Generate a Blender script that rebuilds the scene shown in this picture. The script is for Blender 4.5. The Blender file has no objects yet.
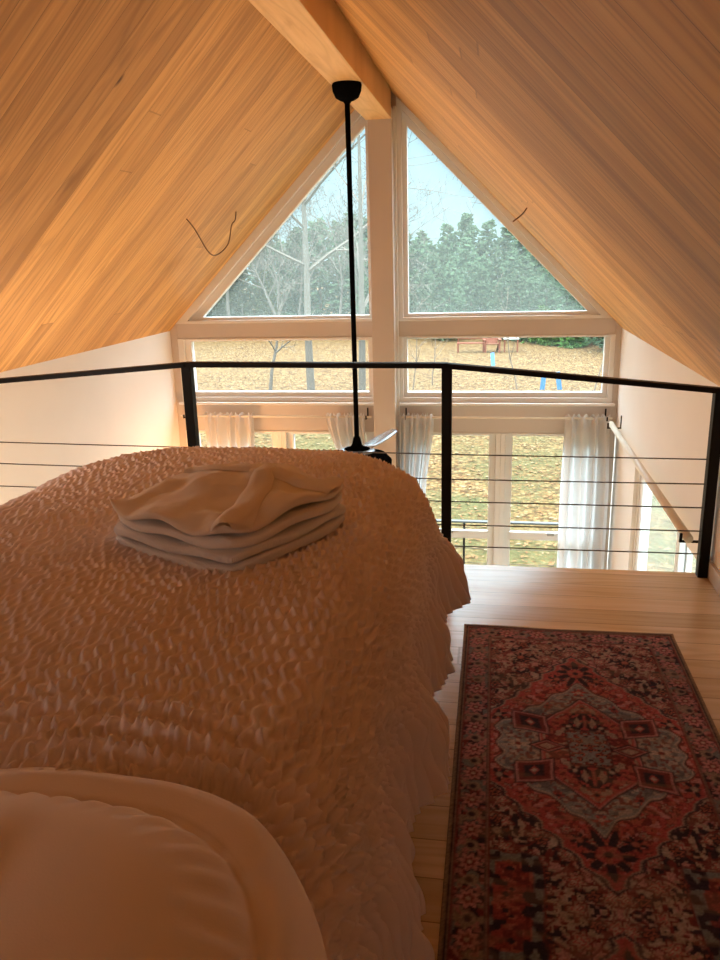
import bpy, math, random
import numpy as np
from mathutils import Vector, Matrix
random.seed(7); RNG = np.random.default_rng(7)
S = bpy.context.scene
COL = S.collection
PI = math.pi

# ------------------------------------------------------------------ helpers
class MB:
    """collects vertices and faces of one mesh"""
    def __init__(s): s.v = []; s.f = []
    def add(s, vs, fs):
        o = len(s.v); s.v += [tuple(map(float, p)) for p in vs]; s.f += [tuple(i + o for i in f) for f in fs]; return s
    def box(s, x0, x1, y0, y1, z0, z1):
        v = [(x, y, z) for x in (x0, x1) for y in (y0, y1) for z in (z0, z1)]
        return s.add(v, [(0, 1, 3, 2), (4, 6, 7, 5), (0, 4, 5, 1), (2, 3, 7, 6), (0, 2, 6, 4), (1, 5, 7, 3)])
    def obox(s, c, ax, ay, az, hx, hy, hz):
        c = Vector(c); ax = Vector(ax).normalized(); ay = Vector(ay).normalized(); az = Vector(az).normalized()
        v = [c + ax * (i * hx) + ay * (j * hy) + az * (k * hz) for i in (-1, 1) for j in (-1, 1) for k in (-1, 1)]
        return s.add(v, [(0, 1, 3, 2), (4, 6, 7, 5), (0, 4, 5, 1), (2, 3, 7, 6), (0, 2, 6, 4), (1, 5, 7, 3)])
    def bar(s, a, b, w, d):
        a = Vector(a); b = Vector(b); t = (b - a)
        up = Vector((0, 0, 1)) if abs(t.normalized().z) < .9 else Vector((0, 1, 0))
        x = t.cross(up).normalized(); y = x.cross(t).normalized()
        return s.obox((a + b) / 2, t, x, y, t.length / 2, w / 2, d / 2)
    def prism_xz(s, poly, y0, y1):
        n = len(poly)
        v = [(x, y0, z) for x, z in poly] + [(x, y1, z) for x, z in poly]
        f = [tuple(range(n)), tuple(range(2 * n - 1, n - 1, -1))] + [(i, i + n, (i + 1) % n + n, (i + 1) % n) for i in range(n)]
        return s.add(v, f)
    def ring_xz(s, outer, inner, y0, y1):
        n = len(outer)
        v = [(x, y0, z) for x, z in outer] + [(x, y0, z) for x, z in inner] + [(x, y1, z) for x, z in outer] + [(x, y1, z) for x, z in inner]
        f = []
        for i in range(n):
            j = (i + 1) % n
            f += [(i, j, j + n, i + n), (i + 2 * n, i + 3 * n, j + 3 * n, j + 2 * n), (i, i + 2 * n, j + 2 * n, j), (i + n, j + n, j + 3 * n, i + 3 * n)]
        return s.add(v, f)
    def tube(s, pts, r, n=8, cap=True):
        pts = [Vector(p) for p in pts]; m = len(pts)
        rs = r if isinstance(r, (list, tuple)) else [r] * m
        vs = []; x = None
        for i, p in enumerate(pts):
            t = (pts[min(i + 1, m - 1)] - pts[max(i - 1, 0)]).normalized()
            if x is None:
                x = t.cross(Vector((0, 0, 1)) if abs(t.z) < .9 else Vector((1, 0, 0))).normalized()
            else:
                x = (x - t * x.dot(t)).normalized()
            y = t.cross(x)
            vs += [p + (x * math.cos(2 * PI * k / n) + y * math.sin(2 * PI * k / n)) * rs[i] for k in range(n)]
        fs = [(i * n + k, i * n + (k + 1) % n, (i + 1) * n + (k + 1) % n, (i + 1) * n + k) for i in range(m - 1) for k in range(n)]
        if cap: fs += [tuple(range(n - 1, -1, -1)), tuple(range((m - 1) * n, m * n))]
        return s.add(vs, fs)
    def lathe(s, prof, c=(0, 0, 0), n=32):
        m = len(prof)
        vs = [(c[0] + r * math.cos(2 * PI * k / n), c[1] + r * math.sin(2 * PI * k / n), c[2] + z) for r, z in prof for k in range(n)]
        fs = [(i * n + k, i * n + (k + 1) % n, (i + 1) * n + (k + 1) % n, (i + 1) * n + k) for i in range(m - 1) for k in range(n)]
        fs += [tuple(range(n)), tuple(range((m - 1) * n, m * n))]
        return s.add(vs, fs)
    def build(s, name, mat, parent=None, smooth=False, bevel=0):
        me = bpy.data.meshes.new(name); me.from_pydata(s.v, [], s.f); me.update()
        import bmesh
        bm = bmesh.new(); bm.from_mesh(me); bmesh.ops.recalc_face_normals(bm, faces=bm.faces); bm.to_mesh(me); bm.free()
        return link(name, me, mat, parent, smooth, bevel)

def link(name, me, mat, parent=None, smooth=False, bevel=0):
    if mat is not None: me.materials.append(mat)
    o = bpy.data.objects.new(name, me); COL.objects.link(o)
    if parent is not None:
        o.parent = parent
        o.matrix_parent_inverse = Matrix.Translation(-Vector(parent.location)) if parent.parent is None else Matrix()
    if smooth: me.polygons.foreach_set('use_smooth', [True] * len(me.polygons))
    if bevel:
        b = o.modifiers.new('bevel', 'BEVEL'); b.width = bevel; b.segments = 2; b.limit_method = 'ANGLE'; b.angle_limit = .7
    return o

def grid_mesh(name, P, mat, parent=None, closed_u=False, smooth=True):
    """P: (nu, nv, 3) array of points"""
    nu, nv = P.shape[:2]
    me = bpy.data.meshes.new(name)
    iu = np.arange(nu if closed_u else nu - 1); iv = np.arange(nv - 1)
    a = (iu[:, None] * nv + iv[None, :]); b = (((iu + 1) % nu)[:, None] * nv + iv[None, :])
    F = np.stack([a, b, b + 1, a + 1], -1).reshape(-1, 4)
    me.vertices.add(nu * nv); me.vertices.foreach_set('co', P.reshape(-1).astype(np.float32))
    me.loops.add(F.size); me.loops.foreach_set('vertex_index', F.reshape(-1).astype(np.int32))
    me.polygons.add(len(F)); me.polygons.foreach_set('loop_start', np.arange(0, F.size, 4, dtype=np.int32))
    me.polygons.foreach_set('loop_total', np.full(len(F), 4, dtype=np.int32))
    me.update(calc_edges=True); me.validate()
    return link(name, me, mat, parent, smooth)

def tag(o, label=None, cat=None, group=None, kind=None):
    if label: o['label'] = label
    if cat: o['category'] = cat
    if group: o['group'] = group
    if kind: o['kind'] = kind
    return o
def empty(name, loc, label, cat, group=None):
    o = bpy.data.objects.new(name, None); COL.objects.link(o); o.location = loc; o.empty_display_size = .1
    return tag(o, label, cat, group)
def struct(o): o['kind'] = 'structure'; return o

def vnoise(x, y, seed=0):
    """smooth value noise, vectorised, in 0..1"""
    x = np.asarray(x, float); y = np.asarray(y, float)
    xi = np.floor(x).astype(np.int64); yi = np.floor(y).astype(np.int64)
    xf = x - xi; yf = y - yi
    u = xf * xf * (3 - 2 * xf); v = yf * yf * (3 - 2 * yf)
    def h(a, b):
        n = (a * 374761393 + b * 668265263 + seed * 1442695041) & 0x7fffffff
        n = ((n ^ (n >> 13)) * 1274126177) & 0x7fffffff
        n = n ^ (n >> 16)
        return (n & 0xffff) / 65535.0
    return (h(xi, yi) * (1 - u) + h(xi + 1, yi) * u) * (1 - v) + (h(xi, yi + 1) * (1 - u) + h(xi + 1, yi + 1) * u) * v
def sstep(a, b, x):
    t = np.clip((x - a) / (b - a), 0, 1); return t * t * (3 - 2 * t)

# ------------------------------------------------------------------ materials
class NT:
    def __init__(s, name):
        s.m = bpy.data.materials.new(name); s.m.use_nodes = True; s.t = s.m.node_tree; s.t.nodes.clear()
        s.out = s.n('ShaderNodeOutputMaterial')
    def n(s, typ, **kw):
        nd = s.t.nodes.new(typ)
        for k, v in kw.items(): setattr(nd, k, v)
        return nd
    def set(s, sock, v):
        if isinstance(v, bpy.types.NodeSocket): s.t.links.new(v, sock)
        else: sock.default_value = v
    def math(s, op, a, b=0.0, c=0.0):
        nd = s.n('ShaderNodeMath', operation=op)
        for i, v in enumerate((a, b, c)): s.set(nd.inputs[i], v)
        return nd.outputs[0]
    def mix(s, f, a, b, mode='MIX'):
        nd = s.n('ShaderNodeMix', data_type='RGBA', blend_type=mode)
        s.set(nd.inputs['Factor'], f); s.set(nd.inputs[6], a); s.set(nd.inputs[7], b); return nd.outputs[2]
    def noise(s, vec, scale, detail=2, rough=.5, dist=0):
        nd = s.n('ShaderNodeTexNoise'); s.set(nd.inputs['Vector'], vec)
        nd.inputs['Scale'].default_value = scale; nd.inputs['Detail'].default_value = detail
        nd.inputs['Roughness'].default_value = rough; nd.inputs['Distortion'].default_value = dist; return nd.outputs[0]
    def voro(s, vec, scale, feature='F1', out='Distance'):
        nd = s.n('ShaderNodeTexVoronoi', feature=feature); s.set(nd.inputs['Vector'], vec); nd.inputs['Scale'].default_value = scale
        return nd.outputs[out]
    def ramp(s, f, stops):
        nd = s.n('ShaderNodeValToRGB'); e = nd.color_ramp.elements
        while len(e) < len(stops): e.new(.5)
        for i, (p, c) in enumerate(stops): e[i].position = p; e[i].color = (*c, 1) if len(c) == 3 else c
        s.set(nd.inputs[0], f); return nd.outputs[0]
    def coord(s, which='Object'): return s.n('ShaderNodeTexCoord').outputs[which]
    def sep(s, v):
        nd = s.n('ShaderNodeSeparateXYZ'); s.set(nd.inputs[0], v); return nd.outputs
    def comb(s, x, y, z):
        nd = s.n('ShaderNodeCombineXYZ')
        for i, v in enumerate((x, y, z)): s.set(nd.inputs[i], v)
        return nd.outputs[0]
    def bump(s, h, strength=.3, dist=.01):
        nd = s.n('ShaderNodeBump'); nd.inputs['Strength'].default_value = strength; nd.inputs['Distance'].default_value = dist
        s.set(nd.inputs['Height'], h); return nd.outputs[0]
    def bsdf(s, color, rough=.5, metal=0, spec=.5, normal=None, **kw):
        b = s.n('ShaderNodeBsdfPrincipled')
        s.set(b.inputs['Base Color'], color if isinstance(color, bpy.types.NodeSocket) else (*color, 1))
        s.set(b.inputs['Roughness'], rough); b.inputs['Metallic'].default_value = metal; b.inputs['Specular IOR Level'].default_value = spec
        if normal is not None: s.set(b.inputs['Normal'], normal)
        for k, v in kw.items(): s.set(b.inputs[k], v)
        return b.outputs[0]
    def done(s, sh): s.t.links.new(sh, s.out.inputs[0]); return s.m

def paint(name, c, rough=.6, spec=.3, bump=.04):
    t = NT(name); v = t.coord(); n = t.noise(v, 3, 3); f = t.noise(v, 180, 2)
    c2 = tuple(k * .94 for k in c)
    return t.done(t.bsdf(t.mix(n, (*c, 1), (*c2, 1)), rough, 0, spec, t.bump(f, bump, .002)))

def planks(name, across, along, width, light, mid, dark, length=2.6, rough=.45, gap=.012, knots=True, spec=.35, vary=.5, alongscale=1.0, grain=.55):
    """boards: across/along are axis letters of object space"""
    t = NT(name); xyz = t.sep(t.coord()); ax = {'X': xyz[0], 'Y': xyz[1], 'Z': xyz[2]}
    a = t.math('DIVIDE', ax[across], width); idx = t.math('FLOOR', a); fr = t.math('FRACT', t.math('ADD', a, 100.0))
    wn = t.n('ShaderNodeTexWhiteNoise', noise_dimensions='1D'); t.set(wn.inputs['W'], idx); r1 = wn.outputs['Value']
    al = t.math('MULTIPLY', ax[along], alongscale)
    l = t.math('ADD', t.math('DIVIDE', al, length), t.math('MULTIPLY', r1, 7.3)); li = t.math('FLOOR', l); lf = t.math('FRACT', t.math('ADD', l, 50.0))
    wn2 = t.n('ShaderNodeTexWhiteNoise', noise_dimensions='2D'); t.set(wn2.inputs['Vector'], t.comb(idx, li, 0)); r2 = wn2.outputs['Value']
    base = t.math('MULTIPLY', r2, 13.7)
    other = {'X', 'Y', 'Z'} - {across, along}
    # stretched grain coordinates
    g = t.comb(t.math('MULTIPLY', ax[across], 1.0), t.math('ADD', t.math('MULTIPLY', al, .045), base), 0)
    n1 = t.noise(g, 34, 4, .55, .6)
    g2 = t.comb(ax[across], t.math('ADD', t.math('MULTIPLY', al, .11), base), 3.1)
    n2 = t.noise(g2, 13, 3, .6, 1.2)
    g3 = t.comb(ax[across], t.math('ADD', t.math('MULTIPLY', al, .07), base), 7.7)
    n3 = t.noise(g3, 6.5, 1.5, .4, .3)
    rings = t.math('ADD', .5, t.math('MULTIPLY', .5, t.math('SINE', t.math('ADD', t.math('MULTIPLY', n3, 62.0), t.math('MULTIPLY', ax[across], 55.0)))))
    c = t.mix(t.ramp(n1, [(.32, (0, 0, 0)), (.7, (1, 1, 1))]), (*mid, 1), (*light, 1))
    c = t.mix(t.math('MULTIPLY', t.math('POWER', rings, 3.0), t.math('MULTIPLY', n1, grain)), c, (*dark, 1))
    c = t.mix(t.math('MULTIPLY', t.ramp(n2, [(.52, (0, 0, 0)), (.78, (1, 1, 1))]), .5), c, (*dark, 1))
    tone = t.math('ADD', 1 - vary / 2, t.math('MULTIPLY', r2, vary))
    c = t.mix(1.0, c, t.comb(tone, t.math('POWER', tone, 1.15), t.math('POWER', tone, 1.3)), 'MULTIPLY')
    if knots:
        kv = t.comb(t.math('MULTIPLY', ax[across], 1.0), t.math('ADD', t.math('MULTIPLY', al, .45), base), 0)
        k = t.voro(kv, 2.4)
        c = t.mix(t.ramp(k, [(.02, (1, 1, 1)), (.05, (0, 0, 0))]), c, (dark[0] * .35, dark[1] * .3, dark[2] * .3, 1))
    e = t.math('MINIMUM', fr, t.math('SUBTRACT', 1.0, fr))
    ge = t.math('LESS_THAN', e, gap)
    gl = t.math('LESS_THAN', t.math('MINIMUM', lf, t.math('SUBTRACT', 1.0, lf)), .0007)
    gg = t.math('MAXIMUM', ge, gl)
    c = t.mix(t.math('MULTIPLY', t.math('MAXIMUM', ge, t.math('MULTIPLY', gl, .5)), .6), c, (dark[0] * .3, dark[1] * .25, dark[2] * .2, 1))
    hgt = t.math('SUBTRACT', t.math('MULTIPLY', n1, .15), gg)
    return t.done(t.bsdf(c, rough, 0, spec, t.bump(hgt, .25, .003)))

M = {}
M['ceil'] = planks('pine_ceiling_boards', 'Y', 'X', .133, (.64, .345, .11), (.54, .27, .075), (.20, .075, .016), 5.2, .5, .010, True, .25, .34, 1.41)
M['floor'] = planks('pine_floor_boards', 'Y', 'X', .135, (.78, .60, .37), (.70, .50, .28), (.50, .31, .15), 6, .20, .012, True, .5, .25)
M['beam'] = planks('pine_beam', 'X', 'Y', 3.0, (.74, .45, .19), (.66, .38, .14), (.42, .2, .06), 40, .5, .0001, True, .25, .1)
M['deck'] = planks('deck_boards', 'Y', 'X', .14, (0.077, 0.073, 0.066), (0.062, 0.058, 0.050), (0.035, 0.031, 0.027), 3, .5, .03, False)
M['wall'] = paint('white_wall_paint', (.86, .82, .77), .65, .2)
M['trim'] = paint('painted_trim', (.60, .54, .49), .45, .4)
M['frame'] = paint('vinyl_window_frame', (.80, .80, .78), .4, .4)
M['black'] = paint('black_powder_coat', (.008, .0075, .007), .5, .15)
M['cable'] = NT('dark_steel_cable'); M['cable'] = M['cable'].done(M['cable'].bsdf((.10, .08, .07), .45, .6))
M['motor'] = paint('matte_black_motor', (.004, .004, .004), .8, .0)
M['blade'] = NT('satin_grey_blade'); M['blade'] = M['blade'].done(M['blade'].bsdf((.35, .38, .42), .22, .5, .6))
M['cream'] = paint('cream_pole', (.78, .72, .60), .4, .4)
M['stool_lit_white'] = paint('gloss_white_stool_lit', (.92, .92, .90), .25, .5)  # brighter copy of the frame white; stools' window highlight is put into the colour
M['bark'] = paint('brown_bark', (.17, .13, .10), .9, .1)
M['wire'] = paint('brown_wire', (.16, .08, .04), .6, .2)

def cloth(name, c, kind='plain'):
    t = NT(name); v = t.coord(); f = t.noise(v, 420, 2); n = t.noise(v, 9, 3)
    h = f; st = .12; d = .002
    if kind == 'waffle':
        w1 = t.n('ShaderNodeTexWave', wave_type='BANDS', bands_direction='X'); w2 = t.n('ShaderNodeTexWave', wave_type='BANDS', bands_direction='Y')
        mp = t.n('ShaderNodeMapping'); t.set(mp.inputs[0], v); mp.inputs['Rotation'].default_value = (0, 0, .78)
        for w in (w1, w2): t.set(w.inputs['Vector'], mp.outputs[0]); w.inputs['Scale'].default_value = 60
        h = t.math('MAXIMUM', w1.outputs['Fac'], w2.outputs['Fac']); st = .4; d = .003
    c2 = tuple(k * .92 for k in c)
    return t.done(t.bsdf(t.mix(n, (*c, 1), (*c2, 1)), .9, 0, .1, t.bump(h, st, d), **{'Sheen Weight': .15}))
M['spread'] = cloth('cream_matelasse', (.86, .765, .75))
M['pillow'] = cloth('cream_sateen', (.84, .75, .70))
M['towel'] = cloth('white_waffle', (.74, .73, .72), 'waffle')
M['towel2'] = cloth('white_terry', (.78, .74, .70))
M['robe'] = cloth('ivory_robe', (.78, .70, .60))
M['mattress'] = cloth('mattress_ticking', (.75, .72, .68))

def sheer(name, c=(.75, .75, .75)):
    t = NT(name); d = t.n('ShaderNodeBsdfDiffuse'); d.inputs[0].default_value = (*c, 1)
    tr = t.n('ShaderNodeBsdfTranslucent'); tr.inputs[0].default_value = (*c, 1)
    tp = t.n('ShaderNodeBsdfTransparent')
    m = t.n('ShaderNodeMixShader'); m.inputs[0].default_value = .5; t.t.links.new(d.outputs[0], m.inputs[1]); t.t.links.new(tr.outputs[0], m.inputs[2])
    m2 = t.n('ShaderNodeMixShader'); m2.inputs[0].default_value = .02; t.t.links.new(m.outputs[0], m2.inputs[1]); t.t.links.new(tp.outputs[0], m2.inputs[2])
    return t.done(m2.outputs[0])
M['curtain'] = sheer('white_curtain_cloth')

def glass(name, haze, drops, refl=.025, rough=.02):
    t = NT(name); v = t.coord()
    tp = t.n('ShaderNodeBsdfTransparent'); tp.inputs[0].default_value = (.97, .985, .98, 1)
    gl = t.n('ShaderNodeBsdfGlossy'); gl.inputs['Roughness'].default_value = rough
    lw = t.n('ShaderNodeLayerWeight'); lw.inputs[0].default_value = .5; fr = t.math('ADD', refl, t.math('MULTIPLY', .5, t.math('POWER', lw.outputs['Facing'], 5.0)))
    m = t.n('ShaderNodeMixShader'); t.t.links.new(fr, m.inputs[0]); t.t.links.new(tp.outputs[0], m.inputs[1]); t.t.links.new(gl.outputs[0], m.inputs[2])
    if haze or drops:
        tl = t.n('ShaderNodeBsdfTranslucent'); tl.inputs[0].default_value = (.88, .96, .88, 1)
        mp = t.n('ShaderNodeMapping'); t.set(mp.inputs[0], v); mp.inputs['Scale'].default_value = (1, 1, .55)
        dr = t.voro(mp.outputs[0], 55); dn = t.noise(mp.outputs[0], 24, 2)
        dd = t.math('MULTIPLY', t.ramp(dr, [(.12, (1, 1, 1)), (.38, (0, 0, 0))]), t.ramp(dn, [(.42, (0, 0, 0)), (.6, (1, 1, 1))]))
        f = t.math('ADD', haze, t.math('MULTIPLY', dd, drops))
        m2 = t.n('ShaderNodeMixShader'); t.set(m2.inputs[0], f); t.t.links.new(m.outputs[0], m2.inputs[1]); t.t.links.new(tl.outputs[0], m2.inputs[2])
        return t.done(m2.outputs[0])
    return t.done(m.outputs[0])
M['glass'] = glass('clear_window_glass', 0.0, 0.0)
M['wetglass'] = glass('rain_speckled_glass', .05, .065, .006, .3)
M['halfwet'] = glass('lightly_speckled_glass', .015, .03, .012, .2)

def leafground():
    t = NT('leaf_covered_ground'); v = t.coord()
    mp = t.n('ShaderNodeMapping'); t.set(mp.inputs[0], v); mp.inputs['Scale'].default_value = (1, .75, 1)
    c1 = t.voro(mp.outputs[0], 12, 'F1', 'Color'); d1 = t.voro(mp.outputs[0], 12)
    rr = t.sep(c1)[0]
    col = t.ramp(rr, [(0, (.066, .031, .010)), (.25, (.105, .058, .020)), (.5, (.145, .086, .031)), (.75, (.170, .108, .041)), (1, (.190, .142, .070))])
    sh = t.ramp(d1, [(.2, (1, 1, 1)), (.75, (.50, .46, .40))])
    col = t.mix(1.0, col, sh, 'MULTIPLY')
    big = t.noise(v, .35, 4, .6); fine = t.noise(v, 14, 3, .7)
    gy = t.sep(v)[1]
    near = t.ramp(t.math('DIVIDE', gy, 60), [(.27, (1, 1, 1)), (.42, (0, 0, 0))])
    gm = t.math('MULTIPLY', t.ramp(t.math('ADD', t.math('MULTIPLY', big, .55), t.math('MULTIPLY', fine, .45)), [(.44, (0, 0, 0)), (.55, (1, 1, 1))]), t.math('ADD', t.math('MULTIPLY', near, .8), .06))
    col = t.mix(gm, col, t.mix(fine, (0.035, 0.043, 0.012, 1), (0.066, 0.069, 0.027, 1)))
    return t.done(t.bsdf(col, .9, 0, .15, t.bump(d1, .5, .05)))
M['ground'] = leafground()

def foliage(name, c1, c2):
    t = NT(name); oi = t.n('ShaderNodeObjectInfo'); v = t.coord(); n = t.noise(v, 2.2, 3)
    col = t.mix(n, (*c1, 1), (*c2, 1))
    hs = t.n('ShaderNodeHueSaturation'); t.set(hs.inputs['Value'], t.math('ADD', .8, t.math('MULTIPLY', oi.outputs['Random'], .45)))
    t.set(hs.inputs['Hue'], t.math('ADD', .485, t.math('MULTIPLY', oi.outputs['Random'], .03))); t.set(hs.inputs['Color'], col)
    d = t.n('ShaderNodeBsdfDiffuse'); t.set(d.inputs[0], hs.outputs[0]); tr = t.n('ShaderNodeBsdfTranslucent'); t.set(tr.inputs[0], hs.outputs[0])
    m = t.n('ShaderNodeMixShader'); m.inputs[0].default_value = .35; t.t.links.new(d.outputs[0], m.inputs[1]); t.t.links.new(tr.outputs[0], m.inputs[2])
    return t.done(m.outputs[0])
M['pine'] = foliage('pine_needles', (0.054, 0.096, 0.050), (0.112, 0.166, 0.104))
M['olive'] = foliage('olive_evergreen', (0.035, 0.046, 0.014), (0.062, 0.069, 0.027))
M['bright'] = foliage('bright_green_shrub', (0.062, 0.139, 0.031), (0.108, 0.193, 0.062))
M['twig'] = paint('grey_winter_bark', (.105, .092, .078), .9, .1)
M['paletwig'] = paint('pale_winter_bark', (.120, .106, .090), .9, .1)
M['orange'] = paint('orange_stained_wood', (.170, .050, .026), .6, .3)
M['blue'] = paint('blue_plastic', (.045, .150, .300), .4, .4)
M['white'] = paint('white_plastic', (.36, .36, .34), .5, .3)
M['wetwood'] = paint('wet_grey_wood', (0.058, 0.060, 0.058), .4, .4)

# ------------------------------------------------------------------ room shell  (metres, loft floor at z = 0, camera 1.5 m above it)
XL, XR, YB, YE, YW = -2.84, 1.03, -1.6, 3.705, 6.74
RX, RZ = -.913, 2.82
SL = (RZ - .897) / (RX - XL); SR = (RZ - .877) / (XR - RX)
LZ = -2.5
def zc(x): return RZ - (SL * (RX - x) if x < RX else SR * (x - RX))

struct(MB().box(XL, XR, YB, YE, -.24, 0).build('floor', M['floor']))
struct(MB().box(XL - .12, XR + .12, YB, YW + .14, LZ - .1, LZ).build('floor_lower', M['floor']))
# ceilings: slabs from ridge to eave
for nm, x1, s in (('ceiling_left', XL - .3, -1), ('ceiling_right', XR + .3, 1)):
    z1 = zc(x1)
    poly = [(RX, RZ), (x1, z1), (x1, z1 + .2), (RX, RZ + .2)]
    struct(MB().prism_xz(poly, YB - .2, YW + .13).build(nm, M['ceil']))
struct(MB().box(-1.015, -.812, YB, 6.605, 2.513, 2.80).build('beam_ridge', M['beam'], bevel=.004))
# left wall
struct(MB().box(XL - .12, XL, YB, YW + .14, LZ, .897 + .02).build('wall_left', M['wall']))
# right wall with the sliding door opening
mb = MB()
DY0, DY1, DZ = 3.3, 5.86, -.018
mb.box(XR, XR + .05, YB, YW + .14, DZ, .877 + .02)
mb.box(XR, XR + .05, YB, DY0, LZ, DZ); mb.box(XR + .022, XR + .05, DY1, YW + .14, LZ, DZ)
struct(mb.build('wall_right', M['wall']))
# back gable wall behind the camera
struct(MB().prism_xz([(XL, LZ), (XR, LZ), (XR, zc(XR)), (RX, RZ), (XL, zc(XL))], YB - .12, YB).build('wall_back', M['wall']))
# front gable wall: column, transom band, apron, rafter edges
mb = MB()
mb.box(-1.0, -.812, 6.605, YW + .12, LZ, 2.60)
WZ = [(.957, .826), (.252, -.005)]
for z1, z0 in WZ + [(-2.1, LZ)]:
    mb.box(-2.775, -1.0, YW, YW + .12, z0, z1); mb.box(-.812, .985, YW, YW + .12, z0, z1)
mb.box(XL, -2.775, YW, YW + .12, LZ, .957); mb.box(.985, XR, YW, YW + .12, LZ, .957)
mb.prism_xz([(-1.0, 2.55), (-.785, 2.55), (-.785, zc(-.785) + .015), (RX, RZ), (-1.0, zc(-1.0))], YW, YW + .12)
struct(mb.build('wall_front', M['trim'], bevel=.004))
# pale strip down the right side of the column
struct(MB().box(-.812, -.790, YW - .035, YW + .02, LZ, 2.62).build('trim_1', M['frame'], bevel=.003))
# window stools under the short windows
struct(MB().box(-2.80, -1.002, YW - .05, YW + .03, .240, .262).build('trim_2', M['stool_lit_white'], bevel=.004))
struct(MB().box(-.789, 1.005, YW - .05, YW + .03, .240, .262).build('trim_3', M['stool_lit_white'], bevel=.004))
# baseboard and floor edging
struct(MB().box(XR - .016, XR, YB, YE, 0, .085).build('baseboard_right', M['trim'], bevel=.003))
struct(MB().box(XL, XL + .016, YB, YE, 0, .085).build('baseboard_left', M['trim'], bevel=.003))

def inset(poly, d):
    """offset a convex polygon (given counter-clockwise) inwards by per-edge distances"""
    n = len(poly); d = d if isinstance(d, (list, tuple)) else [d] * n
    L = []
    for i in range(n):
        a = Vector(poly[i]); b = Vector(poly[(i + 1) % n]); t = (b - a).normalized(); nrm = Vector((-t.y, t.x))
        L.append((a + nrm * d[i], t))
    out = []
    for i in range(n):
        p, t = L[i - 1]; q, u = L[i]
        den = t.x * u.y - t.y * u.x; k = ((q - p).x * u.y - (q - p).y * u.x) / den
        out.append(tuple(p + t * k))
    return out
WN = [0]
def window(outer, din, mat, rail=None, split=.5):
    """casing ring, sash ring and pane"""
    WN[0] += 1
    d = din if isinstance(din, (list, tuple)) else [din] * len(outer)
    mid = inset(outer, [k * split for k in d]); inn = inset(outer, d)
    w = struct(MB().ring_xz(outer, mid, YW - .006, YW + .12).build('window_%d' % WN[0], M['frame'], bevel=.004))
    s = MB().ring_xz(mid, inn, YW + .028, YW + .10)
    bead = inset(inn, [-.012] * len(inn))
    so = s.build('sash', M['frame'], w, bevel=.004)
    if rail is not None:
        x0 = min(p[0] for p in inn); x1 = max(p[0] for p in inn)
        MB().box(x0 - .01, x1 + .01, YW + .012, YW + .055, rail - .036, rail + .036).build('meeting_rail', M['frame'], w, bevel=.004)
        MB().box((x0 + x1) / 2 - .03, (x0 + x1) / 2 + .03, YW - .004, YW + .014, rail + .012, rail + .04).build('sash_lock', M['white'], w, bevel=.004)
    g = MB().prism_xz(bead, YW + .058, YW + .062).build('glass_pane', mat, so)
    return w
E = .002
# gable triangles (counter-clockwise in x,z)
xr0 = -.790
window([(xr0, .957), (XR - (.957 - .877) / SR + .015, .957), (xr0, zc(xr0) + .015)], [.058, .108, .080], M['wetglass'])
xl0 = -1.0
window([(XL + (.957 - .897) / SL - .015, .957), (xl0, .957), (xl0, zc(xl0) + .015)], [.052, .045, .145], M['wetglass'])
# short windows above the stools
window([(xr0, .262), (.985, .262), (.985, .826), (xr0, .826)], [.082, .078, .022, .066], M['halfwet'])
window([(-2.775, .262), (-1.0, .262), (-1.0, .826), (-2.775, .826)], [.084, .062, .028, .112], M['halfwet'])
# double-hung windows below
for x0, x1 in ((xr0, .0835), (.0835, .985), (-2.775, -1.868), (-1.868, -1.0)):
    window([(x0, -2.1), (x1, -2.1), (x1, -.005), (x0, -.005)], [.09, .1, .03, .1], M['glass'], rail=-.945, split=.42)

# sliding patio door in the right wall
mb = MB()
def ring_yz(mb, y0, y1, z0, z1, w, xa, xb):
    mb.box(xa, xb, y0, y0 + w, z0, z1); mb.box(xa, xb, y1 - w, y1, z0, z1); mb.box(xa, xb, y0 + w, y1 - w, z1 - w, z1); mb.box(xa, xb, y0 + w, y1 - w, z0, z0 + w)
ring_yz(mb, DY0, DY1 + .02, LZ, DZ + .09, .06, XR + .051, XR + .15)
door = struct(mb.build('door_1', M['frame'], bevel=.004))
for k, (a, b, xa) in enumerate(((DY0 + .06, 4.62, XR + .106), (4.54, DY1 - .04, XR + .062))):
    m2 = MB(); ring_yz(m2, a, b, LZ + .06, DZ + .09, .08, xa, xa + .036); ss_ = m2.build('sliding_sash', M['frame'], door, bevel=.003)
    MB().box(xa + .015, xa + .019, a + .07, b - .07, LZ + .13, DZ + .03).build('glass_pane', M['wetglass'], ss_)

# ------------------------------------------------------------------ railing
rail = empty('cable_railing', (-.9, YE - .05, 0), 'black steel railing with thin horizontal cables along the loft edge', 'railing')
YR = YE - .035
PX = [(-2.805, .905), (-1.473, 1.010), (-.208, 1.000), (.993, .884)]
for x, z in PX:
    MB().box(x - .0235, x + .0235, YR - .03, YR + .02, 0, z - .004).build('post', M['black'], rail, bevel=.003)
mb = MB()
pts = [PX[0], PX[1], PX[2], (XR - .004, .880)]
for (xa, za), (xb, zb) in zip(pts[:-1], pts[1:]):
    mb.bar((xa - .012, YR - .005, za), (xb + .006, YR - .005, zb), .052, .024)
mb.build('handrail', M['black'], rail, bevel=.003)
for zs in ((.612, .592, .575, .569), (.496, .474, .452, .452), (.37, .355, .340, .338), (.25, .235, .221, .224), (.13, .12, .110, .111)):
    MB().tube([(x, YR - .005, z) for (x, _), z in zip(PX, zs)], .0032, 6).build('cable', M['cable'], rail, smooth=True)

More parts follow.
